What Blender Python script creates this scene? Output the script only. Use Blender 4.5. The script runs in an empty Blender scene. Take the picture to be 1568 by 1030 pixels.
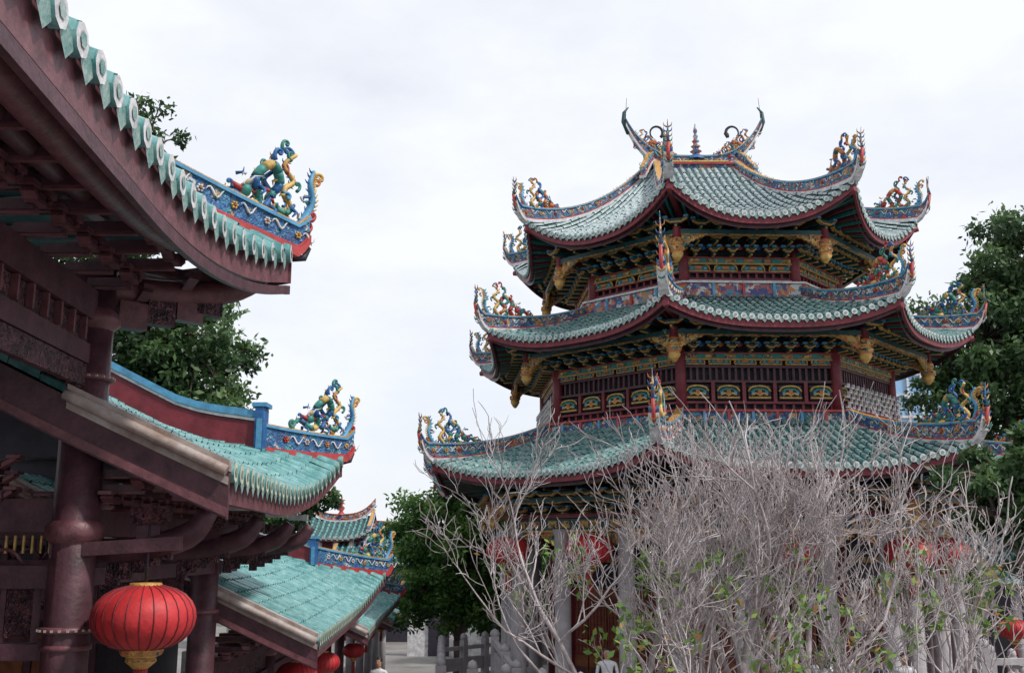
import bpy, math, random
import numpy as np
from mathutils import Vector, Matrix
random.seed(7); np.random.seed(7)
E=5.0
scene=bpy.context.scene
V=Vector
# ------------------------------------------------------------------ materials
MATS={}
def mat(name,col,rough=.6,var=.3,scale=4,bump=.15,col2=None,spec=.4,metal=0,trans=0,thr=.5):
    m=bpy.data.materials.new(name); m.use_nodes=True; nt=m.node_tree; N=nt.nodes; L=nt.links
    b=N['Principled BSDF']; b.inputs['Roughness'].default_value=rough; b.inputs['Metallic'].default_value=metal
    b.inputs['Specular IOR Level'].default_value=spec
    tc=N.new('ShaderNodeTexCoord'); nz=N.new('ShaderNodeTexNoise'); nz.inputs['Scale'].default_value=scale
    nz.inputs['Detail'].default_value=8; nz.inputs['Roughness'].default_value=.65
    L.new(tc.outputs['Object'],nz.inputs['Vector'])
    cr=N.new('ShaderNodeValToRGB'); cr.color_ramp.elements[0].position=max(0,thr-.18); cr.color_ramp.elements[1].position=min(1,thr+.2)
    c2=col2 if col2 else tuple(min(1,c*(1+var)) for c in col)
    cr.color_ramp.elements[0].color=(*[c*(1-var) for c in col],1) if not col2 else (*col,1)
    cr.color_ramp.elements[1].color=(*c2,1)
    L.new(nz.outputs['Fac'],cr.inputs['Fac']); L.new(cr.outputs['Color'],b.inputs['Base Color'])
    if bump:
        bp=N.new('ShaderNodeBump'); bp.inputs['Strength'].default_value=bump; bp.inputs['Distance'].default_value=.03
        n2=N.new('ShaderNodeTexNoise'); n2.inputs['Scale'].default_value=scale*5; n2.inputs['Detail'].default_value=4
        L.new(tc.outputs['Object'],n2.inputs['Vector']); L.new(n2.outputs['Fac'],bp.inputs['Height']); L.new(bp.outputs['Normal'],b.inputs['Normal'])
    MATS[name]=m; return m
def relief(name,cols,scale=9,dist=.03):
    m=bpy.data.materials.new(name); m.use_nodes=True; nt=m.node_tree; N=nt.nodes; L=nt.links
    b=N['Principled BSDF']; b.inputs['Roughness'].default_value=.5
    tc=N.new('ShaderNodeTexCoord'); nz=N.new('ShaderNodeTexNoise'); nz.inputs['Scale'].default_value=scale*.7
    mx=N.new('ShaderNodeMix'); mx.data_type='RGBA'; mx.inputs['Factor'].default_value=.22
    L.new(tc.outputs['Object'],nz.inputs['Vector']); L.new(tc.outputs['Object'],mx.inputs[6]); L.new(nz.outputs['Color'],mx.inputs[7])
    vo=N.new('ShaderNodeTexVoronoi'); vo.inputs['Scale'].default_value=scale
    L.new(mx.outputs[2],vo.inputs['Vector'])
    cr=N.new('ShaderNodeValToRGB'); cr.color_ramp.interpolation='CONSTANT'
    e=cr.color_ramp.elements
    while len(e)<len(cols): e.new(.5)
    for i,(p,c) in enumerate(cols): e[i].position=p; e[i].color=(*c,1)
    sp=N.new('ShaderNodeSeparateColor'); L.new(vo.outputs['Color'],sp.inputs[0]); L.new(sp.outputs[0],cr.inputs['Fac'])
    L.new(cr.outputs['Color'],b.inputs['Base Color'])
    bp=N.new('ShaderNodeBump'); bp.inputs['Strength'].default_value=.8; bp.inputs['Distance'].default_value=dist
    L.new(vo.outputs['Distance'],bp.inputs['Height']); L.new(bp.outputs['Normal'],b.inputs['Normal'])
    MATS[name]=m
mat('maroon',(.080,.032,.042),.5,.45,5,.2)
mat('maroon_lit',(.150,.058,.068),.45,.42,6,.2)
mat('redwood',(.17,.024,.034),.5,.35,4,.12)
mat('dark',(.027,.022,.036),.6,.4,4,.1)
mat('darkteal',(.020,.068,.072),.5,.4,6,.1)
mat('tealpaint',(.035,.19,.165),.5,.35,8,.1)
mat('bluepaint',(.03,.12,.31),.5,.4,6,.1)
mat('ltblue',(.085,.27,.44),.5,.3,6,.15)
mat('gold',(.54,.29,.08),.38,.4,14,.4,metal=.15)
mat('yellow',(.56,.36,.11),.5,.35,10,.2)
mat('orange',(.46,.16,.05),.5,.35,10,.2)
mat('redpaint',(.38,.045,.045),.5,.35,6,.1)
mat('white',(.58,.57,.58),.6,.35,7,.25)
mat('tile',(.045,.19,.19),.22,.3,5,.25,col2=(.24,.45,.44),thr=.52)
mat('tile_old',(.024,.145,.138),.28,.3,7,.3,col2=(.38,.46,.46),thr=.53)
mat('tile_top',(.10,.21,.215),.35,.3,9,.3,col2=(.50,.55,.56),thr=.47)
mat('tilebed',(.010,.040,.045),.5,.4,5,.2,col2=(.08,.13,.13))
mat('disc',(.24,.32,.33),.5,.3,9,.3,col2=(.70,.70,.69),thr=.45)
mat('drip',(.04,.19,.18),.4,.3,8,.3,col2=(.40,.46,.42),thr=.5)
mat('discy',(.34,.33,.18),.5,.3,12,.3,col2=(.70,.68,.56),thr=.45)
mat('gutter',(.22,.14,.11),.5,.3,3,.2,col2=(.52,.47,.45))
mat('stone',(.30,.275,.29),.75,.25,2.5,.3,col2=(.46,.435,.445))
mat('stonedk',(.13,.12,.13),.8,.3,3,.3)
mat('paving',(.20,.19,.18),.85,.3,.6,.3)
mat('lantern',(.48,.028,.032),.55,.3,5,.15)
mat('door',(.20,.07,.03),.5,.4,5,.2)
mat('bark',(.14,.10,.085),.9,.4,9,.5)
mat('twig',(.26,.205,.21),.8,.3,4,.5,col2=(.64,.58,.58),thr=.48)
mat('glass',(.25,.42,.62),.15,.15,.3,0)
mat('skin',(.45,.26,.18),.5,.1,9,0); mat('hair',(.015,.012,.012),.4,.2,30,.2)
mat('shirtw',(.62,.63,.66),.8,.1,8,.1); mat('shirtb',(.03,.04,.07),.8,.2,8,.1); mat('shirtr',(.35,.04,.05),.8,.2,8,.1)
mat('pants',(.03,.035,.06),.8,.2,8,.1)
B1=(.025,.10,.25)
relief('relief',[(0,B1),(.30,(.05,.21,.29)),(.46,(.03,.05,.15)),(.62,(.42,.15,.06)),(.72,(.03,.16,.13)),(.80,(.52,.34,.12)),(.87,(.35,.05,.05)),(.93,(.52,.52,.50))],17)
relief('reliefn',[(0,B1),(.4,(.04,.15,.31)),(.66,(.03,.07,.17)),(.84,(.05,.25,.29)),(.93,(.42,.25,.08)),(.97,(.45,.46,.45))],18)
relief('reliefw',[(0,(.35,.09,.08)),(.25,(.50,.48,.46)),(.5,(.05,.22,.34)),(.64,(.45,.2,.07)),(.8,(.06,.06,.20))],10)
relief('carve',[(0,(.36,.17,.05)),(.35,(.58,.35,.10)),(.6,(.03,.06,.06)),(.70,(.03,.18,.16)),(.80,(.48,.15,.06)),(.94,(.03,.02,.02))],15)
relief('woodcarve',[(0,(.10,.040,.05)),(.35,(.05,.020,.028)),(.6,(.15,.058,.07)),(.85,(.02,.012,.02))],20,.06)

# ------------------------------------------------------------------ mesh builder
class MB:
    def __init__(s): s.v=[];s.f=[];s.m=[];s.s=[]
    def face(s,pts,m,sm=False):
        b=len(s.v); s.v+= [tuple(p) for p in pts]; s.f.append(tuple(range(b,b+len(pts)))); s.m.append(m); s.s.append(sm)
    def box(self,c,x,y,z,m):
        s=self; b=len(s.v)
        for k in(-1,1):
            for j in(-1,1):
                for i in(-1,1): s.v.append(tuple(c+x*i+y*j+z*k))
        for q in((0,2,3,1),(4,5,7,6),(0,1,5,4),(2,6,7,3),(0,4,6,2),(1,3,7,5)):
            s.f.append(tuple(b+i for i in q)); s.m.append(m); s.s.append(False)
    def cube(s,c,sx,sy,sz,m,ang=0):
        ca,sa=math.cos(ang),math.sin(ang)
        s.box(V(c),V((ca,sa,0))*sx/2,V((-sa,ca,0))*sy/2,V((0,0,sz/2)),m)
    def beam(s,p0,p1,w,h,m):
        p0=V(p0);p1=V(p1);d=p1-p0
        if d.length<1e-6:return
        t=d.normalized(); side=t.cross(V((0,0,1)))
        if side.length<1e-4: side=V((1,0,0))
        side.normalize(); up=side.cross(t)
        s.box((p0+p1)/2,d/2,side*w/2,up*h/2,m)
    def tube(s,path,rads,n,m,cap=True):
        path=[V(p) for p in path]
        if not hasattr(rads,'__len__'): rads=[rads]*len(path)
        b0=len(s.v); k=len(path); nrm=None
        for i in range(k):
            t=(path[min(i+1,k-1)]-path[max(i-1,0)])
            if t.length<1e-7:t=V((0,0,1))
            t.normalize()
            if nrm is None:
                nrm=t.cross(V((0,1,0)));
                if nrm.length<.1:nrm=t.cross(V((1,0,0)))
            nrm=nrm-t*nrm.dot(t)
            if nrm.length<1e-5:nrm=t.orthogonal()
            nrm.normalize(); bi=t.cross(nrm)
            for j in range(n):
                a=2*math.pi*j/n; s.v.append(tuple(path[i]+(nrm*math.cos(a)+bi*math.sin(a))*rads[i]))
        for i in range(k-1):
            for j in range(n):
                a=b0+i*n+j; c=b0+i*n+(j+1)%n
                s.f.append((a,c,c+n,a+n)); s.m.append(m); s.s.append(True)
        if cap:
            s.f.append(tuple(b0+j for j in range(n))[::-1]); s.m.append(m); s.s.append(False)
            s.f.append(tuple(b0+(k-1)*n+j for j in range(n))); s.m.append(m); s.s.append(False)
    def lathe(s,c,prof,n,m,lob=0,ln=12):
        b0=len(s.v); c=V(c)
        for r,z in prof:
            for j in range(n):
                a=2*math.pi*j/n; rr=r*(1-lob*(1-abs(math.sin(a*ln/2))))
                s.v.append((c.x+rr*math.cos(a),c.y+rr*math.sin(a),c.z+z))
        for i in range(len(prof)-1):
            mm=m[i] if isinstance(m,(list,tuple)) else m
            for j in range(n):
                a=b0+i*n+j; d=b0+i*n+(j+1)%n
                s.f.append((a,d,d+n,a+n)); s.m.append(mm); s.s.append(True)
    def band(s,path,w,o0,o1,m,close=True):
        k=len(path); b0=len(s.v)
        for i in range(k):
            t=V(path[min(i+1,k-1)])-V(path[max(i-1,0)]); t.z=0
            t=t.normalized() if t.length>1e-6 else V((1,0,0))
            sd=V((-t.y,t.x,0))*(w[i] if hasattr(w,'__len__') else w)/2
            a=o0[i] if hasattr(o0,'__len__') else o0; c=o1[i] if hasattr(o1,'__len__') else o1
            p=V(path[i])
            for q in (p-sd+V((0,0,a)),p+sd+V((0,0,a)),p+sd+V((0,0,c)),p-sd+V((0,0,c))): s.v.append(tuple(q))
        for i in range(k-1):
            for j in range(4):
                a=b0+4*i+j; d=b0+4*i+(j+1)%4
                s.f.append((a,d,d+4,a+4)); s.m.append(m); s.s.append(False)
        s.f.append((b0,b0+3,b0+2,b0+1)); s.m.append(m); s.s.append(False)
        e=b0+4*(k-1); s.f.append((e,e+1,e+2,e+3)); s.m.append(m); s.s.append(False)
    def mesh(s,name):
        me=bpy.data.meshes.new(name); me.from_pydata(s.v,[],s.f)
        used=[]; idx={}
        for x in s.m:
            if x not in idx: idx[x]=len(used); used.append(x)
        for x in used: me.materials.append(MATS[x])
        me.polygons.foreach_set('material_index',[idx[x] for x in s.m]); me.polygons.foreach_set('use_smooth',s.s)
        me.update(); return me
    def obj(s,name,parent=None):
        o=bpy.data.objects.new(name,s.mesh(name)); scene.collection.objects.link(o)
        if parent: o.parent=parent
        return o
def empty(name,loc=(0,0,0)):
    o=bpy.data.objects.new(name,None); scene.collection.objects.link(o); o.location=loc; return o
def cat(pts,n=6):
    pts=[V(p) for p in pts]; out=[]
    P=[pts[0]*2-pts[1]]+pts+[pts[-1]*2-pts[-2]]
    for i in range(1,len(P)-2):
        for k in range(n):
            t=k/n; a,b,c,d=P[i-1:i+3]
            out.append(.5*((2*b)+(c-a)*t+(2*a-5*b+4*c-d)*t*t+(3*b-3*c+d-a)*t**3))
    out.append(pts[-1]); return out
def clamp(x,a=0,b=1): return max(a,min(b,x))
# ------------------------------------------------------------------ roof painter
def paint_roof(mb,org,ea,L,Zf,nst,nen,sp,rr,mt,tile=.34,drip=True,fh=.2,fm='maroon_lit',discm='disc',dripm='drip',bed='tilebed'):
    ea=V((ea[0],ea[1],0)).normalized(); na=V((-ea.y,ea.x,0)); org=V((org[0],org[1],0))
    def P(e,n,dz=0):
        p=org+ea*e+na*n; p.z=Zf(e,n)+dz; return p
    K=8; nr=max(2,int(L/sp)); es=[L*i/(nr*2) for i in range(nr*2+1)]
    cols=[]
    for e in es:
        a=nst(e); b=max(a+.01,nen(e)); cols.append([P(e,a+(b-a)*k/K) for k in range(K+1)])
    b0=len(mb.v)
    for c in cols: mb.v+=[tuple(p) for p in c]
    for i in range(len(cols)-1):
        for k in range(K):
            a=b0+i*(K+1)+k; mb.f.append((a,a+K+1,a+K+2,a+1)); mb.m.append(bed); mb.s.append(True)
    for i in range(nr):
        e=L*(i+.5)/nr; a=nst(e)-.03; b=nen(e)-.02
        if b-a<.12: continue
        nt=max(1,int(round((b-a)/tile)))
        for j in range(nt):
            p0=P(e,a+(b-a)*j/nt); p1=P(e,a+(b-a)*(j+1)/nt)
            v0=len(mb.v)
            jit=random.uniform(-.010,.010); jz=random.uniform(-.004,.010)
            for p,r in((p0,rr*1.08),(p1,rr*.84)):
                for q in range(5):
                    an=math.pi*q/4; mb.v.append(tuple(p+ea*(math.cos(an)*r+jit)+V((0,0,math.sin(an)*r*1.1+.004+jz))))
            for q in range(4):
                mb.f.append((v0+q,v0+q+5,v0+q+6,v0+q+1)); mb.m.append(mt); mb.s.append(True)
        c=P(e,a); r=rr*1.12; v0=len(mb.v)
        cc=[c-na*.012+ea*(math.cos(2*math.pi*q/8)*r)+V((0,0,math.sin(2*math.pi*q/8)*r+.01)) for q in range(8)]
        mb.face(cc,discm)
        mb.face([c-na*.02+ea*(math.cos(2*math.pi*q/6)*r*.5)+V((0,0,math.sin(2*math.pi*q/6)*r*.5+.01)) for q in range(6)],'drip')
        mb.v+=[tuple(p) for p in cc]+[tuple(p+na*.06) for p in cc]; v0=len(mb.v)-16
        for q in range(8): mb.f.append((v0+q,v0+(q+1)%8,v0+8+(q+1)%8,v0+8+q)); mb.m.append(mt); mb.s.append(True)
        if drip and i<nr-1:
            e2=L*(i+1)/nr; c=P(e2,nst(e2)-.02); w=sp*.5-rr*.35
            mb.face([c-ea*w+V((0,0,.01)),c+ea*w+V((0,0,.01)),c+ea*w*.8-V((0,0,rr*1.0)),c-V((0,0,rr*2.0)),c-ea*w*.8-V((0,0,rr*1.0))],dripm)
    ev=[P(e,nst(e)+.03) for e in es]
    for i in range(len(ev)-1):
        a,b=ev[i],ev[i+1]; dn=V((0,0,-fh)); t=V((0,0,-.012)); ins=na*.07
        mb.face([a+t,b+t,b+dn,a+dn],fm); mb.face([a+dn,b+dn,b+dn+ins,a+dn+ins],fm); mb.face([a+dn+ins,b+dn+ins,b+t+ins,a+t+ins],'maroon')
    return P,ev,na,ea
# ------------------------------------------------------------------ dragon ornament
def curl(mb,p,a0,size,turn,m,r=.03,n=14,rev=1.5,y=0):
    pts=[];x,z=p;a=a0;L=size*2.2/n
    for i in range(n+1):
        t=i/n; pts.append((x,y,z)); a+=turn*(2*math.pi*rev)*(.2+1.6*t)/n; st=L*(1.25-1.0*t); x+=math.cos(a)*st; z+=math.sin(a)*st
    mb.tube(pts,[r*(1-.55*i/n) for i in range(n+1)],6,m)
def spikes(mb,path,m,s,every=2,side=1):
    for i in range(1,len(path)-1,every):
        t=(path[i+1]-path[i-1]).normalized(); nn=V((-t.z,0,t.x))*side
        mb.tube([path[i],path[i]+nn*s*.6,path[i]+nn*s+t*s*.4],[s*.32,s*.18,.004],4,m)
def dragon(seed,cols):
    rd=random.Random(seed); mb=MB(); c1,c2,c3,c4=cols
    j=lambda:rd.uniform(-.03,.03)
    body=cat([(-.98,0,.06),(-.82,.04,.2),(-.64,-.04,.08),(-.46,.04,.2+j()),(-.54,0,.4),(-.38,-.05,.54+j()),(-.24,0,.40),(-.32,.06,.22),(-.16,0,.10),(-.04,0,.22)],6)
    n=len(body)
    for i in range(0,n-1,3):
        seg=body[i:i+4]; rr=[.018+.034*math.sin(math.pi*min(1,(i+q)/(n-1)))**.6 for q in range(len(seg))]
        mb.tube(seg,rr,7,(c1,c1,c2,c1,c3)[(i//3)%5])
    spikes(mb,body,c3,.065,2); spikes(mb,body,c4,.05,3,-1)
    b4=cat([(-.18,.04,.04),(-.06,.05,.2),(-.16,.03,.36),(-.02,.05,.5),(-.16,.04,.64),(-.04,.0,.78)],5); mb.tube(b4,[.042-.02*i/(len(b4)-1) for i in range(len(b4))],6,'yellow'); spikes(mb,b4,c2,.055,2); spikes(mb,b4,'orange',.05,3,-1)
    b2=cat([(-.02,0,-.05),(.12,.02,.12),(.19,0,.32),(.13,-.03,.5),(.20,0,.66)],5)
    mb.tube(b2,[.055-.035*i/(len(b2)-1) for i in range(len(b2))],7,'ltblue'); spikes(mb,b2,'yellow',.085,1,-1); spikes(mb,b2,c2,.07,2,1)
    b3=cat([(-.42,0,.1),(-.30,.05,.28),(-.40,.05,.42),(-.28,.04,.56),(-.34,.02,.66),(-.26,0,.78)],4)
    mb.tube(b3,[.036-.018*i/(len(b3)-1) for i in range(len(b3))],6,c2); spikes(mb,b3,c3,.05,2)
    for (x,z,a,s,t,m,r) in ((-.98,.06,2.6,.15,-1,c1,.028),(-.34,.62,2.2,.17,-1,c2,.024),(-.26,.76,1.9,.15,-1,c1,.022),(-.12,.55,1.2,.13,1,c4,.02),(.2,.64,.9,.14,-1,'yellow',.022),(.1,.1,-.1,.16,1,c4,.028),
        (.16,.3,.4,.12,1,c2,.022),(-.7,.14,1.9,.12,-1,c4,.022),(-.54,.36,2.7,.12,1,c3,.022),(.06,.0,-.7,.2,1,'redpaint',.026),(-.04,.76,1.7,.16,1,'bluepaint',.022),(-.1,.7,2.5,.12,-1,c1,.02),
        (-.6,.24,1.6,.1,1,'redpaint',.018),(-.44,.5,3.0,.12,-1,c1,.02),(-.82,.22,1.4,.1,1,c2,.02),(.22,.5,.2,.1,1,'orange',.018),(-.2,.3,.6,.12,-1,'ltblue',.02),(.0,.4,.8,.12,1,'tealpaint',.02)):
        curl(mb,(x+j()*.5,z+j()*.5),a+j()*8,s,t,m,r,y=rd.uniform(-.04,.04))
    for k in range(26):
        x=rd.uniform(-.75,.15); z=rd.uniform(.02,.45); a=rd.uniform(0,6.28); l=rd.uniform(.05,.1)
        mb.tube([(x,rd.uniform(-.05,.05),z),(x+l*.6*math.cos(a),0,z+l*.6*math.sin(a)),(x+l*math.cos(a+.6),0,z+l*math.sin(a+.6))],[.02,.014,.004],4,(c1,c2,c3,c4,'white')[k%5])
    h=V((-.66,0,.22))
    mb.lathe(h+V((0,0,-.07)),[(.0,0),(.05,.02),(.07,.07),(.055,.12),(.0,.14)],8,c1)
    mb.tube([h,h+V((-.09,0,.02)),h+V((-.16,0,.05))],[.045,.035,.02],6,c4); mb.tube([h+V((0,0,-.04)),h+V((-.08,0,-.06)),h+V((-.13,0,-.04))],[.03,.022,.012],5,c4)
    for y in(-.04,.04):
        mb.tube([h+V((0,y,.06)),h+V((.06,y*1.6,.15)),h+V((.15,y*1.8,.17))],[.016,.011,.004],5,'white')
        mb.lathe(h+V((-.05,y,.04)),[(0,0),(.016,.01),(0,.025)],6,'white')
    for x,z in((-.76,.1),(-.36,.12),(-.1,.16),(-.5,.3)):
        for y in(-.07,.07): mb.tube([(x,y*.4,z),(x+.03,y,z-.05),(x-.03,y*1.2,z-.11)],[.024,.018,.010],5,c2)
    return mb.mesh('dragon_ornament_mesh_%d'%seed)
DR=[dragon(1,('tealpaint','bluepaint','yellow','redpaint')),dragon(2,('orange','bluepaint','tealpaint','redpaint')),dragon(3,('redpaint','tealpaint','yellow','ltblue'))]
def put_dragon(parent,loc,ang,sc,k,nm='dragon_ornament'):
    o=bpy.data.objects.new(nm,DR[k%3]); scene.collection.objects.link(o); o.location=loc; o.rotation_euler=(0,0,ang); o.scale=(sc,sc*1.2,sc); o.parent=parent
def ridge(mb,path,h,w=.16,cm='reliefn',top='ltblue',base='white'):
    k=len(path); hs=h if hasattr(h,'__len__') else [h]*k
    mb.band(path,w+.07,-.06,.035,base); mb.band(path,w+.03,.037,.07,'redpaint')
    mb.band(path,w,.072,[x for x in hs],cm)
    mb.band(path,w+.06,[x+.002 for x in hs],[x+.04 for x in hs],top)
    mb.band(path,w+.02,[x+.042 for x in hs],[x+.06 for x in hs],'gold')
    acc=0
    for i in range(1,k-1):
        acc+=(V(path[i])-V(path[i-1])).length
        if acc>.36:
            acc=0; t=(V(path[i+1])-V(path[i-1])); t.z=0
            if t.length<1e-5: continue
            t.normalize(); sd=V((-t.y,t.x,0)); q=V(path[i])+V((0,0,.05+hs[i]*.5)); mm=('yellow','orange','white','redpaint')[(i//2)%4]
            for s in(-1,1):
                c=q+sd*s*(w*.5+.008); r=hs[i]*.15
                for a in range(6): 
                    pc=c+t*r*math.cos(a*1.047)*.7+V((0,0,r*.7*math.sin(a*1.047))); mb.tube([pc,pc+sd*s*.02],[r*.42,r*.2],6,mm)
                mb.tube([c,c+sd*s*.035],[r*.4,r*.2],6,'orange' if mm!='orange' else 'yellow')
                pp=[]
                for u in range(9): pp.append(c+t*(r*1.3+hs[i]*.75*u/8)+V((0,0,hs[i]*.17*math.sin(u*.95)))+sd*s*.004)
                mb.tube(pp,[.006+.010*math.sin(math.pi*u/8) for u in range(9)],4,'tealpaint' if i%2 else 'white')
                for u in(2,4,6): mb.tube([pp[u],pp[u]+t*.03+V((0,0,.05*(1 if u!=4 else -1)))],[.012,.004],4,'tealpaint')
# ------------------------------------------------------------------ PAGODA
pag=empty('octagonal_pagoda'); CX,CY=5.85,31.2
U=[(-.30,-.963),(.461,-.931),(.92,-.392),(.871,.385)]; U=U+[(-a,-b) for a,b in U]
def oc(k,s): k%=8; return V((CX+U[k][0]*s,CY+U[k][1]*s,0))
def tier(name,st,zt,zm,inset,tops,ztop,prof,sp,rr,mt,pw,wall_s,wall_z,hh,dk,fh=.25,lpow=1.6,spike=1.0):
    mb=MB(); rb=MB(); lift=zt-zm
    for k in range(8):
        A,B=oc(k,st),oc(k+1,st); At,Bt=tops[k],tops[(k+1)%8]
        ea=(B-A).normalized(); na=V((-ea.y,ea.x,0)); L=(B-A).length
        eA,nA=(At-A).dot(ea),(At-A).dot(na); eB,nB=(Bt-A).dot(ea),(Bt-A).dot(na)
        def nl(e): return nA+(nB-nA)*clamp((e-eA)/max(1e-3,eB-eA))
        def Zf(e,n):
            t=clamp(n/nl(e)); eL=eA*min(1,max(0,n/nA)); eR=L-(L-eB)*min(1,max(0,n/nB)); c=clamp(2*(e-eL)/max(1e-3,eR-eL)-1,-1,1)
            return zm+(ztop-zm)*(prof*t+(1-prof)*t*t)+lift*abs(c)**pw*(1-t)**lpow
        def nst(e): c=2*e/L-1; return inset*(1-c*c)
        def nen(e):
            if e<eA: return nA*e/eA
            if e>eB: return nB*(L-e)/(L-eB)
            return nl(e)
        P,ev,na,ea=paint_roof(mb,A,ea,L,Zf,nst,nen,sp,rr,mt,fh=fh,fm='redwood')
        WA,WB=oc(k,wall_s),oc(k+1,wall_s); n=len(ev)
        pr=None
        for i,p in enumerate(ev):
            t=i/(n-1); w=WA.lerp(WB,t); w.z=wall_z; q=p+na*.06-V((0,0,.10)); md=q.lerp(w,.5); md.z+=.02
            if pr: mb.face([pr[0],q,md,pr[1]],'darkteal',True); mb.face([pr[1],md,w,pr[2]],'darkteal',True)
            pr=(q,md,w)
            if i%2==1: mb.beam(q-V((0,0,.05)),w-V((0,0,.05)),.06,.08,'redwood' if i%4==1 else 'tealpaint')
        for i in range(n-1):
            a=ev[i]+na*.14+V((0,0,-fh-.02)); b=ev[i+1]+na*.14+V((0,0,-fh-.02)); mb.face([a+V((0,0,.06)),b+V((0,0,.06)),b-V((0,0,.07)),a-V((0,0,.07))],'maroon')
        path=[]; hs=[]
        for i in range(19):
            t=1-i/18; p=A.lerp(At,t); p.z=zm+(ztop-zm)*(prof*t+(1-prof)*t*t)+lift*(1-t)**lpow; path.append(p); hs.append(hh*(.75+.45*(1-t)))
        od=(A-At); od.z=0; od.normalize()
        tip=path[-1]
        for dx,dz,f in((.12,.09,.9),(.24,.26,.7),(.32,.5,.4)): path.append(tip+od*dx+V((0,0,dz))); hs.append(hh*f)
        ridge(rb,path,hs,.17,cm='relief')
        sk=spike if k==0 else min(spike,1.0)
        rb.tube([tip+od*.05+V((0,0,.1)),tip+od*.30+V((0,0,.35*sk)),tip+od*.38+V((0,0,.7*sk))],[.06,.055,.04],6,'redpaint')
        rb.tube([tip+od*.38+V((0,0,.7*sk)),tip+od*.33+V((0,0,.95*sk)),tip+od*.38+V((0,0,1.25*sk))],[.04,.03,.006],6,'relief')
        for q in range(8):
            z0=.25+.12*q*sk
            sd=V((-od.y,od.x,0))
            for s in(-1,1): rb.tube([tip+od*.33+V((0,0,z0)),tip+od*.33+sd*s*.09+V((0,0,z0+.05)),tip+od*.36+sd*s*.11+V((0,0,z0+.13))],[.022,.018,.004],4,('tealpaint','yellow','bluepaint','orange')[q%4])
        W=oc(k,wall_s); W.z=wall_z-.1
        rb.tube([tip+V((0,0,-fh-.02)),tip.lerp(W,.25)+V((0,0,-.22)),W.lerp(tip,.3),W],[.08,.1,.1,.1],6,'redwood')
        ang=math.atan2(od.y,od.x)
        put_dragon(pag,tip-od*.12+V((0,0,hh*1.1)),ang,1.18,dk+k)
        put_dragon(pag,tip-od*1.15+V((0,0,hh-.05-lift*.33)),ang,.68,dk+k+1)
    mb.obj(name+'_tiles',pag); rb.obj(name+'_ridges',pag)
RX=5.76
topP=[V((RX-1.25,CY-.38,0)),V((RX+1.25,CY-.38,0)),V((RX+1.55,CY-.14,0)),V((RX+1.55,CY+.14,0)),V((RX+1.25,CY+.38,0)),V((RX-1.25,CY+.38,0)),V((RX-1.55,CY+.14,0)),V((RX-1.55,CY-.14,0))]
tier('upper_roof',6.3,9.25+E,8.28+E,.30,topP,11.55+E,.50,.20,.068,'tile_top',2.3,3.95,8.75+E,.30,0,spike=1.1)
tier('middle_roof',7.5,5.95+E,5.33+E,.32,[oc(k,4.25) for k in range(8)],6.62+E,.75,.20,.068,'tile_old',2.6,5.2,5.75+E,.32,1,spike=1.5)
tier('lower_roof',9.15,2.30+E,1.68+E,.32,[oc(k,5.6) for k in range(8)],3.12+E,.75,.20,.068,'tile_old',2.6,4.9,2.1+E,.34,2,spike=1.2)
mb=MB(); path=[];hs=[]
for i in range(41):
    x=-2.15+4.3*i/40; u=abs(x)/2.15; path.append(V((RX+x,CY,E+11.72+1.45*u**3.4))); hs.append(.36*(1-.55*u**3))
mb.cube((RX,CY,11.62+E),2.5,.5,.42,'relief'); mb.cube((RX,CY,11.80+E),2.7,.6,.06,'redpaint'); mb.cube((RX,CY,11.86+E),2.0,.62,.05,'yellow')
ridge(mb,path,hs,.2,cm='relief')
for s in(-1,1):
    mb.tube([(RX+s*2.05,CY,12.9+E),(RX+s*2.22,CY,13.3+E),(RX+s*2.2,CY,13.6+E),(RX+s*2.05,CY,13.78+E)],[.09,.07,.05,.02],6,'darkteal')
    mb.tube([(RX+s*2.15,CY,13.4+E),(RX+s*2.1,CY,14.1+E)],[.012,.006],4,'dark')
    for q in(-1,1):
        pp=cat([(RX+s*1.35,CY,12.0+E),(RX+s*1.5,CY+q*.35,11.75+E),(RX+s*1.75,CY+q*.75,11.2+E)],5); ridge(mb,pp,.25,.15,cm='relief')
    o=V((RX+s*1.2,CY,12.2+E))
    mb.tube(cat([o+V((-s*.25,0,-.05)),o+V((0,.05,.15)),o+V((s*.2,0,.02)),o+V((s*.3,0,.3)),o+V((.0,0,.45))],5),[.08]*16+[.06]*5,7,'orange')
    for a in range(14):
        mb.tube([o+V((s*.1,0,.15)),o+V((s*.1+.28*math.cos(a*.5),0,.2+.28*math.sin(a*.5)))],[.045,.008],5,('bluepaint','tealpaint','yellow','redpaint')[a%4])
    ring=[]
    for i in range(15):
        a=-.8+i*4.9/14; ring.append(o+V((.02+s*(-.2)*math.cos(a)*1.0,0,.72+.21*math.sin(a))))
    mb.tube(ring,[.055-.0025*i for i in range(15)],6,'dark'); curl(mb,(ring[0].x,ring[0].z),1.2,.2,s,'dark',.04,y=CY)
prof=[(.16,0)]
z=0
for i in range(5):
    r=.17-.026*i; prof+=[(r*1.35,z+.02),(r*.7,z+.07),(r*.65,z+.14)]; z+=.17
prof+=[(.07,z),(.05,z+.1),(.0,z+.3)]
mb.lathe((RX+.05,CY,12.1+E),prof,8,'reliefw'); mb.lathe((RX+.05,CY,12.0+E),[(.3,0),(.26,.1),(.18,.14)],8,'bluepaint')
mb.obj('main_ridge',pag)
for s,sc in((-1,.75),(1,.75)): put_dragon(pag,(RX+s*1.75,CY,12.4+E),0 if s>0 else math.pi,sc,1); put_dragon(pag,(RX+s*1.15,CY-.1,12.1+E),0 if s>0 else math.pi,.55,2)
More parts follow.
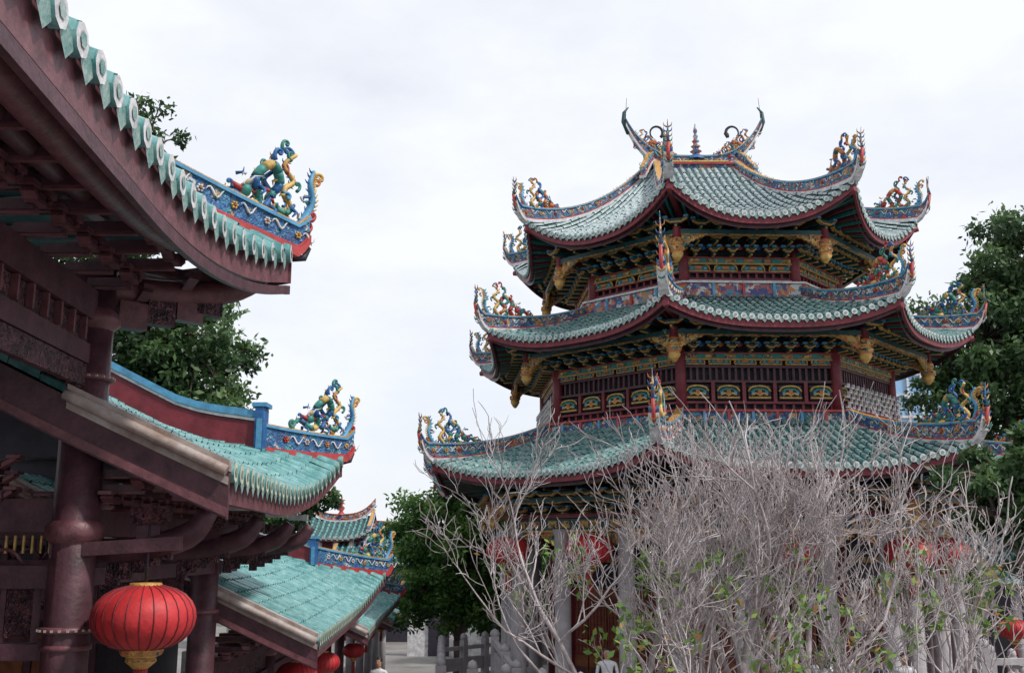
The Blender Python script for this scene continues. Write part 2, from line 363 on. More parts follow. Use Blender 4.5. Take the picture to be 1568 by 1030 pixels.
def octring(mb,s,z0,z1,th,m):
    for k in range(8):
        a,b=oc(k,s),oc(k+1,s); a2,b2=oc(k,s-th),oc(k+1,s-th)
        q=lambda p,z:V((p.x,p.y,z))
        mb.face([q(a,z0),q(b,z0),q(b,z1),q(a,z1)],m); mb.face([q(a,z1),q(b,z1),q(b2,z1),q(a2,z1)],m); mb.face([q(a,z0),q(a2,z0),q(b2,z0),q(b,z0)],m); mb.face([q(a2,z0),q(a2,z1),q(b2,z1),q(b2,z0)],m)
def dougong(mb,p,out,al,z0,h,reach,w,mt,mg,mc=None):
    st=3
    mc=mc or ('ltblue','tealpaint')
    for i in range(st):
        z=z0+h*(i+.25)/st; r=reach*(i+1)/st; hh=h/st
        c=p+out*(r/2); c.z=z; mb.box(c,out*r/2,al*.045,V((0,0,hh*.22)),mt)
        c=p+out*(r/2+.01); c.z=z-hh*.26; mb.box(c,out*(r/2+.01),al*.025,V((0,0,.016)),mg)
        ww=w*(.55+.22*i); cc=p+out*r; cc.z=z+hh*.3
        mb.box(cc,al*ww*.3,out*.045,V((0,0,hh*.16)),mt)
        for s in(-1,1):
            c2=cc+al*s*ww*.4+V((0,0,hh*.12)); d=(al*s+V((0,0,.55))).normalized(); u=d.cross(out)
            mb.box(c2,d*ww*.17,out*.045,u*hh*.12,mt)
            mb.box(c2-V((0,0,hh*.15)),d*ww*.17,out*.052,u*.016,mg)
            c3=cc+al*s*ww*.5+V((0,0,hh*.36)); mb.box(c3,al*.06,out*.06,V((0,0,hh*.11)),mc[0] if (i+s)%2 else mc[1])
        mb.box(cc-V((0,0,hh*.2)),al*ww*.3,out*.052,V((0,0,.016)),mg)
def pendant(mb,p,ztop,zb):
    h=ztop-zb; p=V((p.x,p.y,zb))
    mb.lathe(p,[(0,0),(.05,h*.02),(.12,h*.12),(.17,h*.22),(.15,h*.28),(.2,h*.33),(.2,h*.42),(.13,h*.46),(.13,h*.5),(.17,h*.54),(.15,h*.66),(.11,h*.7),(.11,h)],12,['gold','gold','yellow','gold','orange','carve','yellow','orange','gold','carve','orange','redwood'],lob=.2,ln=6)
def storey(name,S_,zb,zt,dz0,dz1,reach,n_d,pan,pend_s,pz0,pz1,colr=.14,colm='redwood',cs=None):
    mb=MB(); cs=cs or S_+.04
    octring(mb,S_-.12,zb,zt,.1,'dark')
    for k in range(8):
        A,B=oc(k,S_),oc(k+1,S_); al=(B-A).normalized(); out=V((al.y,-al.x,0)); L=(B-A).length
        c=oc(k,cs); mb.tube([(c.x,c.y,zb),(c.x,c.y,zt)],colr,10,colm)
        def at(t,z,o=0): p=A.lerp(B,t)+out*o; p.z=z; return p
        for z,h,m,o in((dz0-.08,.13,'tealpaint',.05),(dz0-.165,.03,'gold',.07),(dz0+.0,.025,'redpaint',.09)):
            mb.box(at(.5,z,o),al*L*.5,out*.06,V((0,0,h/2)),m)
        for i in range(n_d):
            t=(i+.5)/n_d; dougong(mb,at(t,0,.0),out,al,dz0+.02,dz1-dz0,reach,L/n_d*.9,'darkteal','gold')
            mb.box(at(t,dz0-.08,.115),al*L/n_d*.28,out*.01,V((0,0,.045)),'carve')
            if i<n_d-1:
                t2=(i+1)/n_d; mb.lathe(at(t2,dz0+(dz1-dz0)*.35,.15)-V((0,0,.08)),[(0,0),(.1,.05),(.1,.12),(0,.17)],6,('bluepaint','orange','redpaint')[i%3])
        cc=oc(k,S_); od=V((U[k][0],U[k][1],0)).normalized(); sd=V((-od.y,od.x,0)); dougong(mb,cc,od,sd,dz0+.02,dz1-dz0,reach*1.15,.55,'darkteal','gold')
        for fn in pan: fn(mb,at,al,out,L)
        p=oc(k,pend_s); p2=oc(k+1,pend_s)
        pendant(mb,p,pz1,pz0)
        za=pz1-.12; q0=V((p.x,p.y,za)); q1=V((p2.x,p2.y,za)); c0=V((cc.x,cc.y,za))
        mb.beam(q0,q1,.1,.12,'darkteal'); mb.beam(q0-V((0,0,.075)),q1-V((0,0,.075)),.12,.02,'carve'); mb.beam(c0,q0,.1,.14,'redwood')
        for sg,(x0,x1) in enumerate(((q0,q1),(q1,q0),(q0,c0))):
            d=(x1-x0).normalized(); sdv=d.cross(V((0,0,1)))
            top=[]; bot=[]
            for j in range(11):
                l=.12+.62*j/10; f=1-j/10; top.append(x0+d*l-V((0,0,.088))); bot.append(x0+d*l-V((0,0,.088+.34*f**1.3+.035*abs(math.sin(j*1.6)))))
            for sg2 in(-1,1):
                o=sdv*.035*sg2
                for j in range(10): mb.face([top[j]+o,top[j+1]+o,bot[j+1]+o,bot[j]+o],'carve')
            for j in range(10): mb.face([bot[j]-sdv*.035,bot[j]+sdv*.035,bot[j+1]+sdv*.035,bot[j+1]-sdv*.035],'gold')
    mb.obj(name,pag)
def panels(n,z0,z1,frame='yellow',inner='tealpaint'):
    def fn(mb,at,al,out,L):
        for i in range(n):
            t=(i+.5)/n; w=L/n*.36; c=at(t,(z0+z1)/2,.03); h=(z1-z0)/2
            mb.box(c,al*w,out*.02,V((0,0,h)),'dark')
            for s in(-1,1):
                pts=[c+out*.03+V((0,0,s*h*.15))+al*w*(-1+2*q/8)+V((0,0,(h*.78*(math.sin(math.pi*q/8))**.35) if s>0 else -h*.6)) for q in range(9)]
                mb.tube(pts,.026,5,frame)
            mb.tube([c+out*.03-al*w*.8,c+out*.03-al*w*.35+V((0,0,h*.45)),c+out*.03+al*w*.35+V((0,0,h*.45)),c+out*.03+al*w*.8],.04,5,inner)
            mb.tube([c+out*.04-al*w*.7-V((0,0,h*.35)),c+out*.04-al*w*.3-V((0,0,h*.1)),c+out*.04-V((0,0,h*.45)),c+out*.04+al*w*.3-V((0,0,h*.1)),c+out*.04+al*w*.7-V((0,0,h*.35))],.032,5,'yellow')
            mb.box(c+out*.045,al*.05,out*.02,V((0,0,.06)),'orange')
            for s in(-1,1): mb.box(c+al*s*w*.62+out*.04,al*w*.12,out*.02,V((0,0,h*.25)),'ltblue')
        for i in range(n+1):
            c=at(i/n,(z0+z1)/2,.03); mb.box(c,al*.045,out*.05,V((0,0,(z1-z0)/2+.1)),'redwood')
    return fn
def arches(n,z0,h):
    def fn(mb,at,al,out,L):
        for i in range(n):
            t=(i+.5)/n; w=L/n*.42; pts=[]
            for j in range(9):
                a=math.pi*j/8; pts.append(at(t,z0+h*math.sin(a)**.6,.05)+al*w*-math.cos(a))
            mb.tube(pts,.024,5,'gold'); mb.box(at(t,z0+h*.35,.02),al*w*.85,out*.02,V((0,0,h*.33)),'tealpaint'); mb.box(at(t,z0+h*.4,.045),al*w*.3,out*.02,V((0,0,h*.2)),'orange')
            for s in(-1,1): mb.box(at(t,z0+h*.3,.045)+al*s*w*.6,al*w*.12,out*.02,V((0,0,h*.16)),'ltblue')
            mb.box(at(t,z0-.02,.05),al*w,out*.03,V((0,0,.012)),'gold')
    return fn
def slats(n,z0,z1,m='redwood'):
    def fn(mb,at,al,out,L):
        for i in range(n):
            mb.box(at((i+.5)/n,(z0+z1)/2,.0),al*.03,out*.03,V((0,0,(z1-z0)/2)),m)
        for z in(z0,z1): mb.box(at(.5,z,.03),al*L*.5,out*.04,V((0,0,.03)),m)
    return fn
def stripe(z0,z1,o,m):
    def fn(mb,at,al,out,L): mb.box(at(.5,(z0+z1)/2,o),al*(L*.5+o*.4),out*.05,V((0,0,(z1-z0)/2)),m)
    return fn
storey('upper_storey',3.95,6.4+E,8.75+E,7.72+E,8.5+E,1.15,6,[arches(4,7.38+E,.2),slats(13,7.14+E,7.34+E),stripe(7.0+E,7.1+E,.06,'white')],5.14,7.3+E,8.25+E)
storey('middle_storey',5.2,3.0+E,5.8+E,4.88+E,5.5+E,1.25,8,[arches(6,4.62+E,.18),slats(24,4.16+E,4.54+E,'maroon'),panels(5,3.70+E,4.06+E),slats(16,3.42+E,3.62+E)],6.25,4.46+E,5.36+E)
def doors(mb,at,al,out,L):
    n=6
    for i in range(n):
        t=(i+.5)/n; w=L/n*.46
        mb.box(at(t,2.5,.0),al*w,out*.03,V((0,0,1.45)),'door')
        for j in range(5): mb.box(at(t,0,.04)+al*w*(-.8+.4*j)+V((0,0,3.0)),al*.012,out*.012,V((0,0,.75)),'redwood')
        for j in range(8): mb.box(at(t,2.3+.19*j,.045),al*w*.85,out*.01,V((0,0,.012)),'redwood')
        mb.box(at(t,1.6,.04),al*w*.75,out*.012,V((0,0,.35)),'maroon')
storey('lower_storey',4.9,1.0,2.1+E,.95+E,1.75+E,1.9,7,[doors,arches(5,.55+E,.25),stripe(-.35+E,-.2+E,.05,'carve')],7.3,.5+E,1.35+E,.2,'redwood')
mb=MB()
for k in range(8):
    A,B=oc(k,6.5),oc(k+1,6.5); al=(B-A).normalized(); out=V((al.y,-al.x,0)); L=(B-A).length
    for t in(0,.3,.7):
        p=A.lerp(B,t); mb.lathe((p.x,p.y,1.0),[(.34,0),(.36,.12),(.28,.28),(.215,.34),(.205,4.35),(.25,4.42),(.25,4.5)],14,'stone')
    def at(t,z,o=0): p=A.lerp(B,t)+out*o; p.z=z; return p
    mb.box(at(.5,5.62),al*L*.5,out*.11,V((0,0,.14)),'darkteal'); mb.box(at(.5,5.45),al*L*.5,out*.12,V((0,0,.025)),'gold'); mb.box(at(.5,5.83),al*L*.5,out*.13,V((0,0,.05)),'redwood')
    for i in range(5): mb.box(at((i+.5)/5,5.62,.02),al*L*.07,out*.11,V((0,0,.09)),'carve')
    for i in range(7): dougong(mb,at((i+.5)/7,0),out,al,5.9,.55,.9,L/7*.9,'darkteal','gold')
    mb.box(at(.5,6.42),al*L*.5,out*.08,V((0,0,.06)),'maroon')
    for t in(0,.3,.7,1):
        for s in(-1,1):
            if (t==0 and s<0)or(t==1 and s>0):continue
            for j in range(5): mb.box(at(t,5.25,0)+al*s*(.28+.12*j)+V((0,0,.035*j)),al*.06,out*.05,V((0,0,.17-.03*j)),'carve')
mb.obj('lower_colonnade',pag)
mb=MB()
octring(mb,4.3,6.55+E,6.95+E,.12,'reliefw'); octring(mb,4.36,6.96+E,7.01+E,.2,'white'); octring(mb,4.36,6.5+E,6.56+E,.2,'redpaint')
octring(mb,5.62,3.05+E,3.34+E,.14,'relief'); octring(mb,5.68,3.345+E,3.40+E,.24,'redpaint'); octring(mb,5.68,3.0+E,3.06+E,.2,'redpaint')
for k in range(8):
    for s_,z_,n_ in((4.3,6.75,4),(5.62,3.2,7)):
        A,B=oc(k,s_),oc(k+1,s_); al=(B-A).normalized(); out=V((al.y,-al.x,0))
        for i in range(n_+1):
            p=A.lerp(B,i/n_); p.z=z_+E; mb.box(p,al*.035,out*.05,V((0,0,.17 if s_>5 else .22)),'ltblue' if i%2 else 'redpaint')
for k in(1,6):
    A,B=oc(k,5.5),oc(k+1,5.5); al=(B-A).normalized(); out=V((al.y,-al.x,0))
    for r in range(5):
        for i in range(12):
            t=(i+.5+(.5 if r%2 else 0))/12.6; p=A.lerp(B,min(t,.97)); p.z=3.5+E+.13*r; mb.box(p,al*.09,out*.03,V((0,0,.02)),'white')
            p.z+=.06; mb.box(p+al*.09,al*.02,out*.03,V((0,0,.04)),'white')
mb.obj('parapets',pag)
mb=MB()
for s,z0,z1,m in((9.4,0,.5,'stonedk'),(9.0,.5,1.0,'stone')):
    octring(mb,s,z0,z1,s-.01,m)
for k in range(8):
    A,B=oc(k,8.8),oc(k+1,8.8); al=(B-A).normalized(); out=V((al.y,-al.x,0)); L=(B-A).length
    for i in range(6):
        if k==0 and i in(2,3,4): continue
        p=A.lerp(B,i/6); mb.cube((p.x,p.y,1.55),.2,.2,1.1,'stone',math.atan2(al.y,al.x)); mb.lathe((p.x,p.y,2.1),[(.1,0),(.13,.05),(.1,.16),(0,.22)],8,'stone')
        if k==0 and i==1: continue
        q=A.lerp(B,(i+1)/6); 
        for z,h in((1.85,.12),(1.35,.4)): mb.beam(V((p.x,p.y,z))+al*.1,V((q.x,q.y,z))-al*.1,.1,h,'stone')
mb.obj('stone_platform',pag)

# ------------------------------------------------------------------ lanterns
def lantern(loc,r,cord=.5,tl=.5):
    mb=MB(); n=48; prof=[]
    for i in range(13):
        a=-math.pi/2+math.pi*i/12; prof.append((max(.28*r,r*math.cos(a)**.75 if math.cos(a)>0 else 0),r*.62*math.sin(a)))
    mb.lathe((0,0,0),prof,n,'lantern',lob=.035,ln=24)
    for j in range(24):
        a=2*math.pi*(j)/24; mb.tube([(rr*1.004*math.cos(a)*.975,rr*1.004*math.sin(a)*.975,z) for rr,z in prof],.006*r/.45,4,'redwood',False)
    mb.lathe((0,0,r*.6),[(0,0.07*r),(.3*r,.06*r),(.32*r,0),(.3*r,-.05*r)],20,'gold')
    mb.lathe((0,0,-r*.6),[(.33*r,.06*r),(.42*r,-.02*r),(.38*r,-.1*r),(.28*r,-.14*r),(.30*r,-.22*r),(.14*r,-.36*r),(0,-.36*r)],20,['gold','carve','gold','carve','gold','redpaint'])
    for j in range(14):
        a=2*math.pi*j/14; mb.tube([(.11*r*math.cos(a),.11*r*math.sin(a),-.92*r),(.13*r*math.cos(a),.13*r*math.sin(a),-.95*r-tl)],.012,4,'redpaint')
    mb.tube([(0,0,.6*r),(0,0,.6*r+cord)],.012,5,'dark')
    o=mb.obj('red_lantern'); o.location=loc; return o
lantern((-3.24,9.5,E-.59),.45,.55,.35)
for k,t,z in((7,.06,0),(7,.55,0.05),(0,.51,0),(1,.03,-.05),(1,.5,-.05)):
    p=oc(k,7.1).lerp(oc(k+1,7.1),t); lantern((p.x,p.y,E+z-.05),.6,.75,.5)

# ------------------------------------------------------------------ LEFT BUILDINGS
def left_roof(par,y0,xt,y1,zb,lift,N,n1,inset,ll,slope,sp=.29,rr=.085,gut=True,hh=.3,dk=0,dsc=1.0,mt='tile',fh=.3,rh=.5,discm='discy',bd=.45,gN=None,doff=-.12):
    sl=-.07; ea=V((sl,1,0)).normalized(); na=V((-ea.y,ea.x,0)); org=V((xt-sl*(y1-y0),y0,0)); L=(V((xt,y1,0))-org).length
    mb=MB(); gN=gN or N
    def w(e): return clamp((e-(L-ll))/ll)
    def Zf(e,n):
        f=w(e+ (min(n,n1)) ) if n<n1 else w(e+n1)
        return zb+slope*n*(.88+.12*n/N)+lift*f**2.4*max(0,1-n/(n1*1.9))**1.3
    def nst(e): f=w(e); return inset*(1-f*f)
    def nen(e): return N if e<=L-n1 else max(0.0,(L-e)*1.0)
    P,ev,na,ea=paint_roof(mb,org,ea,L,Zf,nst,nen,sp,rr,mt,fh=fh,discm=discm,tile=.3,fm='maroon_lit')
    for i in range(6):
        a=P(L-n1*i/6,n1*i/6); b=P(L-n1*(i+1)/6,n1*(i+1)/6); c=org+ea*L+na*N; 
        mb.face([a,b,V((c.x,c.y,b.z-.05)),V((c.x,c.y,a.z-.05))],'tilebed')
    farp=[P(L,0)+na*(N*1.6)*(i/8)-V((0,0,lift*(1-(1-i/8)**2.5))) for i in range(9)]
    for i in range(8):
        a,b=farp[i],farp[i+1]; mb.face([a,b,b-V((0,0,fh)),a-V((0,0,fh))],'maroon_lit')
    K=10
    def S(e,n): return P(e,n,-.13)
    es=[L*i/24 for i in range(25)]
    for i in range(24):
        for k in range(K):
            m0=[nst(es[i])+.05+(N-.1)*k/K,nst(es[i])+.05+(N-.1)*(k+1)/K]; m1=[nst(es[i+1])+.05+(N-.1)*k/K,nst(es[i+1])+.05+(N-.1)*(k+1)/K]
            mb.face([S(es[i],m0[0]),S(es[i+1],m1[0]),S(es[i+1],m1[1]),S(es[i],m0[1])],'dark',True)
    nrf=int(L/.24)
    for i in range(nrf):
        e=L*(i+.5)/nrf; 
        for k in range(3):
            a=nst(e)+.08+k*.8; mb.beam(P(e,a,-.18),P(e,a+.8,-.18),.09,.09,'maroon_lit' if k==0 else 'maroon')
    rp=[P(0,nst(0)-.02+(N-nst(0))*i/14) for i in range(15)]
    if gut:
        gp=[P(0,nst(0)-.02+(gN-nst(0))*i/14) for i in range(15)]
        mb.band(gp,.16,.0,.10,'gutter'); mb.tube([p+V((0,-.12,.0)) for p in gp],.05,8,'gutter')
        mb.band([p+V((0,-.02,0)) for p in rp],.07,-bd,-.012,'maroon'); mb.band([p+V((0,-.05,0)) for p in gp],.03,-.12,-.05,'gutter')
        mb.band([p+V((0,-.055,0)) for p in rp],.03,-bd+.02,-bd+.10,'maroon_lit')
    else:
        mb.band([p+V((0,0,-.03)) for p in ev],.05,-fh-.10,-fh-.004,'maroon')
    e0=L-n1-.02; dp=[P(e0,n1*.9+(N-n1*.9)*i/14) for i in range(15)]
    mb.band(dp,.24,-.04,.06,'white'); mb.band(dp,.16,.062,rh-.1,'redwood'); mb.band(dp,.22,rh-.098,rh-.05,'white'); mb.band(dp,.26,rh-.048,rh+.06,'ltblue')
    p=dp[0]; mb.cube((p.x,p.y,p.z+rh*.5),.13,.34,rh+.24,'bluepaint',0); mb.cube((p.x+.01,p.y-.02,p.z+rh*.5),.08,.36,rh*.8,'ltblue',0); mb.cube((p.x,p.y,p.z+rh+.16),.22,.38,.06,'ltblue')
    hp=[];hs=[]
    for i in range(25):
        t=i/24; n=n1*.92*(1-t); hp.append(P(L-n,n)); hs.append(hh*(1.25-.25*t))
    tip=hp[-1]; od=(tip-hp[0]); od.z=0; od.normalize()
    for dx,dz,f in((.08,.07,.95),(.16,.18,.8)): hp.append(tip+od*dx+V((0,0,dz))); hs.append(hh*f)
    ridge(mb,hp,hs,.17,cm='reliefn',base='redpaint')
    ang=math.atan2(od.y,od.x)
    put_dragon(par,tip+od*doff+V((0,0,hh+.05)),ang,dsc,dk)
    mb.tube([tip+V((0,0,-.05)),tip+od*.16+V((0,0,-.02)),tip+od*.22+V((0,0,.1)),tip+od*.16+V((0,0,.16))],[.05,.04,.03,.01],6,'dark')
    mb.obj('tiled_roof',par)
    return P,L
hall=empty('temple_hall')
PA,LA=left_roof(hall,1.5,-2.40,11.0,7.5,.66,5.2,1.9,.33,4.0,.5,gut=False,hh=.27,dsc=1.04,discm='white',fh=.34,sp=.31,rr=.09,doff=0.04)
mb=MB()
def bx(p0,p1,w,h,m='maroon'): mb.beam(p0,p1,w,h,m)
def purl(n,dz,r,m='maroon',e1=None):
    e1=e1 or LA-n*.9; mb.tube([PA(e1*i/12,n,dz) for i in range(13)],r,10,m)
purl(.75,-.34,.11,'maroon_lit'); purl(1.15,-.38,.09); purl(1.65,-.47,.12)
def colx(y): return -3.95-.055*(y-9.6)
for y in(3.7,9.6): 
    x=colx(y); mb.tube([(x,y,0),(x,y,7.6)],.2,20,'maroon')
    for z in(6.55,3.75+.55): 
        mb.lathe((x,y,z),[(.2,-.03),(.235,-.02),(.235,.02),(.2,.03)],20,'maroon_lit')
        for j in range(22): a=j*2*math.pi/22; mb.cube((x+.238*math.cos(a),y+.238*math.sin(a),z),.02,.02,.02,'gutter')
    mb.lathe((x,y,7.0),[(.2,0),(.26,.06),(.26,.14),(.2,.2)],16,'maroon_lit')
xa,xb=colx(3.7),colx(9.6)
for z,h,w in((7.2,.28,.2),(6.75,.18,.14)):
    bx((colx(1),1,z),(xb,9.6,z),w,h); bx((xb,9.62,z),(-9,9.62,z),w,h)
bx((colx(1),1,6.95),(xb,9.6,6.95),.08,.2,'woodcarve'); bx((xb,9.63,6.95),(-9,9.63,6.95),.08,.2,'woodcarve')
bx((colx(1)+.03,1,6.55),(xb+.03,9.4,6.55),.07,.2,'woodcarve')
for i in range(24): mb.cube((-4.3-.2*i,9.56,6.95),.03,.06,.2,'maroon_lit')
for i in range(27): mb.cube((colx(1.4+.3*i)+.07,1.4+.3*i,6.95),.06,.03,.2,'maroon_lit')
bx((xb-.1,9.66,6.45),(-9,9.66,6.45),.1,.32,'woodcarve')
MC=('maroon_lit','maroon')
def dg(x,y,out,al,z,h,reach,w=.8): dougong(mb,V((x,y,0)),V(out),V(al),z,h,reach,w,'maroon','maroon_lit',MC)
for i in range(15):
    y=1.6+i*.56; dg(colx(y),y,(1,.0,0),(0,1,0),7.38,.55,1.15,.5)
    mb.lathe((colx(y)+.3,y+.28,7.5),[(0,0),(.07,.04),(.08,.1),(.03,.16)],8,'maroon_lit')
for i in range(9): dg(xb-.6-i*.6,9.6,(0,1,0),(-1,0,0),7.38,.5,1.0,.5); dg(xb-.6-i*.6,9.6,(0,-1,0),(-1,0,0),7.38,.4,.7,.5)
dg(xb,9.6,(.7,.7,0),(-.7,.7,0),7.3,.55,1.3,.7)
mb.tube(cat([(xb,9.6,7.45),(-3.4,10.15,7.5),(-2.95,10.55,7.62),(-2.6,10.82,7.9)],5),[.13]*14+[.10,.08],8,'maroon_lit')
for i,(a,b) in enumerate(((.35,7.2),(.62,7.28),(.9,7.36),(1.1,7.46))): mb.box(V((xb+a*.75,9.6+a*.75,b)),V((.1,.1,0)),V((-.05,.05,0)),V((0,0,.13)),'woodcarve' if i%2 else 'maroon_lit')
for j in range(6):
    mb.cube((xb-.28-.14*j,9.6,6.6-.0+.03*j),.13,.1,.34-.05*j,'woodcarve' if j%2 else 'maroon'); mb.cube((xb,9.6-.28-.14*j,6.6+.03*j),.1,.13,.34-.05*j,'woodcarve')
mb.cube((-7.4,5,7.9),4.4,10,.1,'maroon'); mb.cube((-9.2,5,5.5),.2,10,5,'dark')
mb.obj('timber_frame',hall)
pav=empty('gallery_pavilion')
PB,LB=left_roof(pav,9.4,-2.78,17.2,5.55,.9,5.6,1.25,.3,4.6,.5,hh=.30,dsc=1.05,dk=0,rh=.56,bd=.42,gN=1.75,doff=-.02)
mb=MB()
def frame(y0,y1,xc0,xc1,zr,par_cols,wallx=-8.2):
    for y,x in par_cols: 
        mb.tube([(x,y,0),(x,y,zr+.35)],.19,18,'maroon')
        mb.lathe((x,y,zr-.15),[(.19,-.06),(.25,0),(.25,.1),(.19,.16)],16,'maroon_lit'); mb.lathe((x,y,zr-1.1),[(.19,-.03),(.22,-.02),(.22,.02),(.19,.03)],16,'maroon_lit')
    for z,h in((zr,.26),(zr-.5,.16)): bx((xc0,y0,z),(xc1,y1,z),.18,h)
    bx((xc0,y0,zr-.27),(xc1,y1,zr-.27),.08,.24,'woodcarve')
    n=int((y1-y0)/.6)
    for i in range(n+1):
        t=i/n; x=xc0+(xc1-xc0)*t; y=y0+(y1-y0)*t; dg(x,y,(1,0,0),(0,1,0),zr+.12,.42,.85,.5)
frame(9.7,16.4,colx(9.7),colx(16),5.25,[(9.6,colx(9.6)),(15.0,-4.3)])
for y in(9.75,15.0):
    for z,h in((5.3,.3),(4.75,.2),(4.1,.14)): bx((-4.1,y,z),(-9,y,z),.18,h)
    for i in range(8): dg(-4.7-i*.6,y,(0,-1,0),(-1,0,0),5.42,.4,.35,.5)
    for i in range(34): mb.cube((-4.22-.08*i,y-.02,5.04),.018,.02,.16,'yellow' if y<10 else 'dark')
    for i in range(16): mb.cube((-4.3-.3*i,y,4.43),.05,.05,.5,'maroon'); mb.cube((-4.45-.3*i,y,4.43),.24,.03,.42,'woodcarve')
    for i in range(12):
        a=-4.45-.36*i; mb.tube(cat([(a,y,4.86),(a-.1,y-.03,4.98),(a-.26,y,4.98),(a-.34,y,4.86)],3),.02,5,'maroon_lit')
for y,x in((9.9,colx(9.9)),(12.4,colx(12.4)),(15.1,-4.3),(16.6,-4.3)):
    mb.tube(cat([(x-.3,y,5.0),(x+.4,y,4.98),(x+.95,y,5.12),(x+1.15,y,5.35)],4),[.12]*9+[.11,.1,.09,.08],8,'maroon'); mb.cube((x+.6,y,5.3),.34,.16,.14,'woodcarve'); mb.cube((x+.6,y,5.15),.22,.14,.12,'maroon')
    mb.cube((x+.95,y,5.48),.3,.13,.08,'white' if y>12 else 'maroon_lit')
    for j in range(5): mb.cube((x+.28+.12*j,y,4.8+.035*j),.11,.08,.26-.045*j,'woodcarve')
bx((-4.1,9.5,4.98),(-2.95,9.5,5.05),.1,.12)
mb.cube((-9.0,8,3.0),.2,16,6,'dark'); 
for i in range(16): mb.cube((-8.86,1+i,2.8),.06,.12,5.6,'maroon')
for z in (1.2,3.6): 
    for i in range(15): mb.cube((-8.87,1.5+i,z),.05,.7,1.5,'door')
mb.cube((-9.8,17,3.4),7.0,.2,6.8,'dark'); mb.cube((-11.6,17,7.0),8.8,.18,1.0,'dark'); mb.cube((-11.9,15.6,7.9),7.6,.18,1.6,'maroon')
for i in range(12): mb.cube((-6.5-.5*i,16.86,2.6),.1,.08,5.0,'maroon')
for i in range(7): mb.cube((-9.5,16.84,.6+.75*i),6.4,.06,.08,'maroon')
for i in range(11): mb.cube((-6.75-.5*i,16.87,3.1),.36,.04,1.2,'door')
mb.obj('timber_frame',pav)
gal=empty('covered_gallery')
left_roof(gal,15.3,-3.08,26,3.56,.85,5.0,1.7,.42,5.0,.5,hh=.3,dsc=1.0,dk=0,rh=.5,sp=.27,bd=.4,doff=-.02)
mb=MB()
frame(15.6,25,-4.35,-4.75,3.3,[(20,-4.55),(24.8,-4.75)])
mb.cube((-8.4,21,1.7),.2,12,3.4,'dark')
mb.obj('timber_frame',gal)
gal2=empty('covered_gallery')
left_roof(gal2,25.6,-3.75,36,2.9,.6,4.2,1.5,.4,4.5,.5,hh=.26,dsc=.6,dk=0,rh=.4,sp=.27,bd=.3)
left_roof(gal2,35.5,-4.3,46,2.45,.5,4,1.4,.4,4.0,.5,hh=.22,dsc=.5,dk=0,rh=.35,sp=.3,bd=.3)
mb=MB()
for y in(26.5,29,31.5,34,36.5,39,41.5,44): mb.tube([(-4.9-.02*(y-26),y,0),(-4.9-.02*(y-26),y,2.9)],.14,12,'maroon' if y<33 else 'stone')
mb.beam((-4.9,26,2.75),(-5.3,46,2.5),.15,.25,'maroon'); mb.cube((-7.8,36,1.3),.2,20,2.6,'white')
mb.obj('columns',gal2)
for (u,y,z,r) in((-3.75,19,3.35,.36),(-4.15,24,3.05,.36),(-4.3,29.5,2.8,.3),(-4.5,33.5,2.95,.28),(-4.6,38,2.9,.28)): lantern((u,y,z-.5),r,.35,.3)
# ------------------------------------------------------------------ distant small halls
def small_hall(name,cx,cy,w,d,ze,zr,mt='tile',wallm='redwood',ang=0,curve=.35,sp=.3):
    par=empty(name); mb=MB(); ca,sa=math.cos(ang),math.sin(ang)
    org=V((cx-ca*w/2+sa*d/2,cy-sa*w/2-ca*d/2,0)); ea=(ca,sa)
    N=d/2
    Zf=lambda e,n: ze+(zr-ze)*(.7*n/N+.3*(n/N)**2)+curve*abs(2*e/w-1)**3
    paint_roof(mb,org,ea,w,Zf,lambda e:0,lambda e:N,sp,.08,mt,fh=.2)
    o2=V((cx+ca*w/2-sa*d/2,cy+sa*w/2+ca*d/2,0))
    paint_roof(mb,o2,(-ca,-sa),w,Zf,lambda e:0,lambda e:N,.8,.08,mt,fh=.2)
    pth=[V((cx+ca*w*(i/16-.5),cy+sa*w*(i/16-.5),zr+curve*1.8*abs(i/8-1)**3)) for i in range(17)]
    ridge(mb,pth,.35,.2,cm='reliefw',top='redpaint')
    for s in(-1,1):
        e=w/2+s*(w/2-.1); pp=[org+V((ca,sa,0))*e+V((-sa,ca,0))*(N*i/8) for i in range(9)]
        for i,p in enumerate(pp): p.z=Zf(e,N*i/8)
        ridge(mb,pp,.2,.15,cm='reliefw')
    mb.lathe((cx,cy,zr+.35),[(.25,0),(.1,.2),(.22,.4),(.08,.55),(.14,.7),(0,1.1)],8,'redpaint')
    mb.cube((cx,cy,ze/2),w*.86,d*.7,ze,wallm,ang)
    for i in range(5): 
        p=V((cx,cy,0))+V((ca,sa,0))*w*(.9*i/4-.45)+V((sa,-ca,0))*(d*.42); mb.tube([(p.x,p.y,0),(p.x,p.y,ze+.1)],.16,10,'stone')
    mb.obj('hall_body',par)
small_hall('small_temple_hall',-10.0,62,4.0,4,5.6,6.6,curve=.5)
small_hall('small_temple_hall',-13.0,56,2.6,4,5.5,6.9,curve=.15)
small_hall('side_hall',25.2,38.5,19,7,3.9,5.6,wallm='dark',curve=.1,mt='tile')
small_hall('side_hall',3,62,26,7,4.2,6.0,wallm='dark',curve=.2,mt='tile')
mb=MB(); mb.cube((60,150,15),14,10,30.5,'glass')
for i in range(10): mb.cube((60,144.9,2+3*i),14.2,.3,.3,'white')
for i in range(8): mb.cube((53.5+i*1.9,144.85,15),.25,.35,30,'white')
mb.obj('glass_office_tower')
lantern((16.0,34.5,E-3.0+.5),.5,.9,.4)
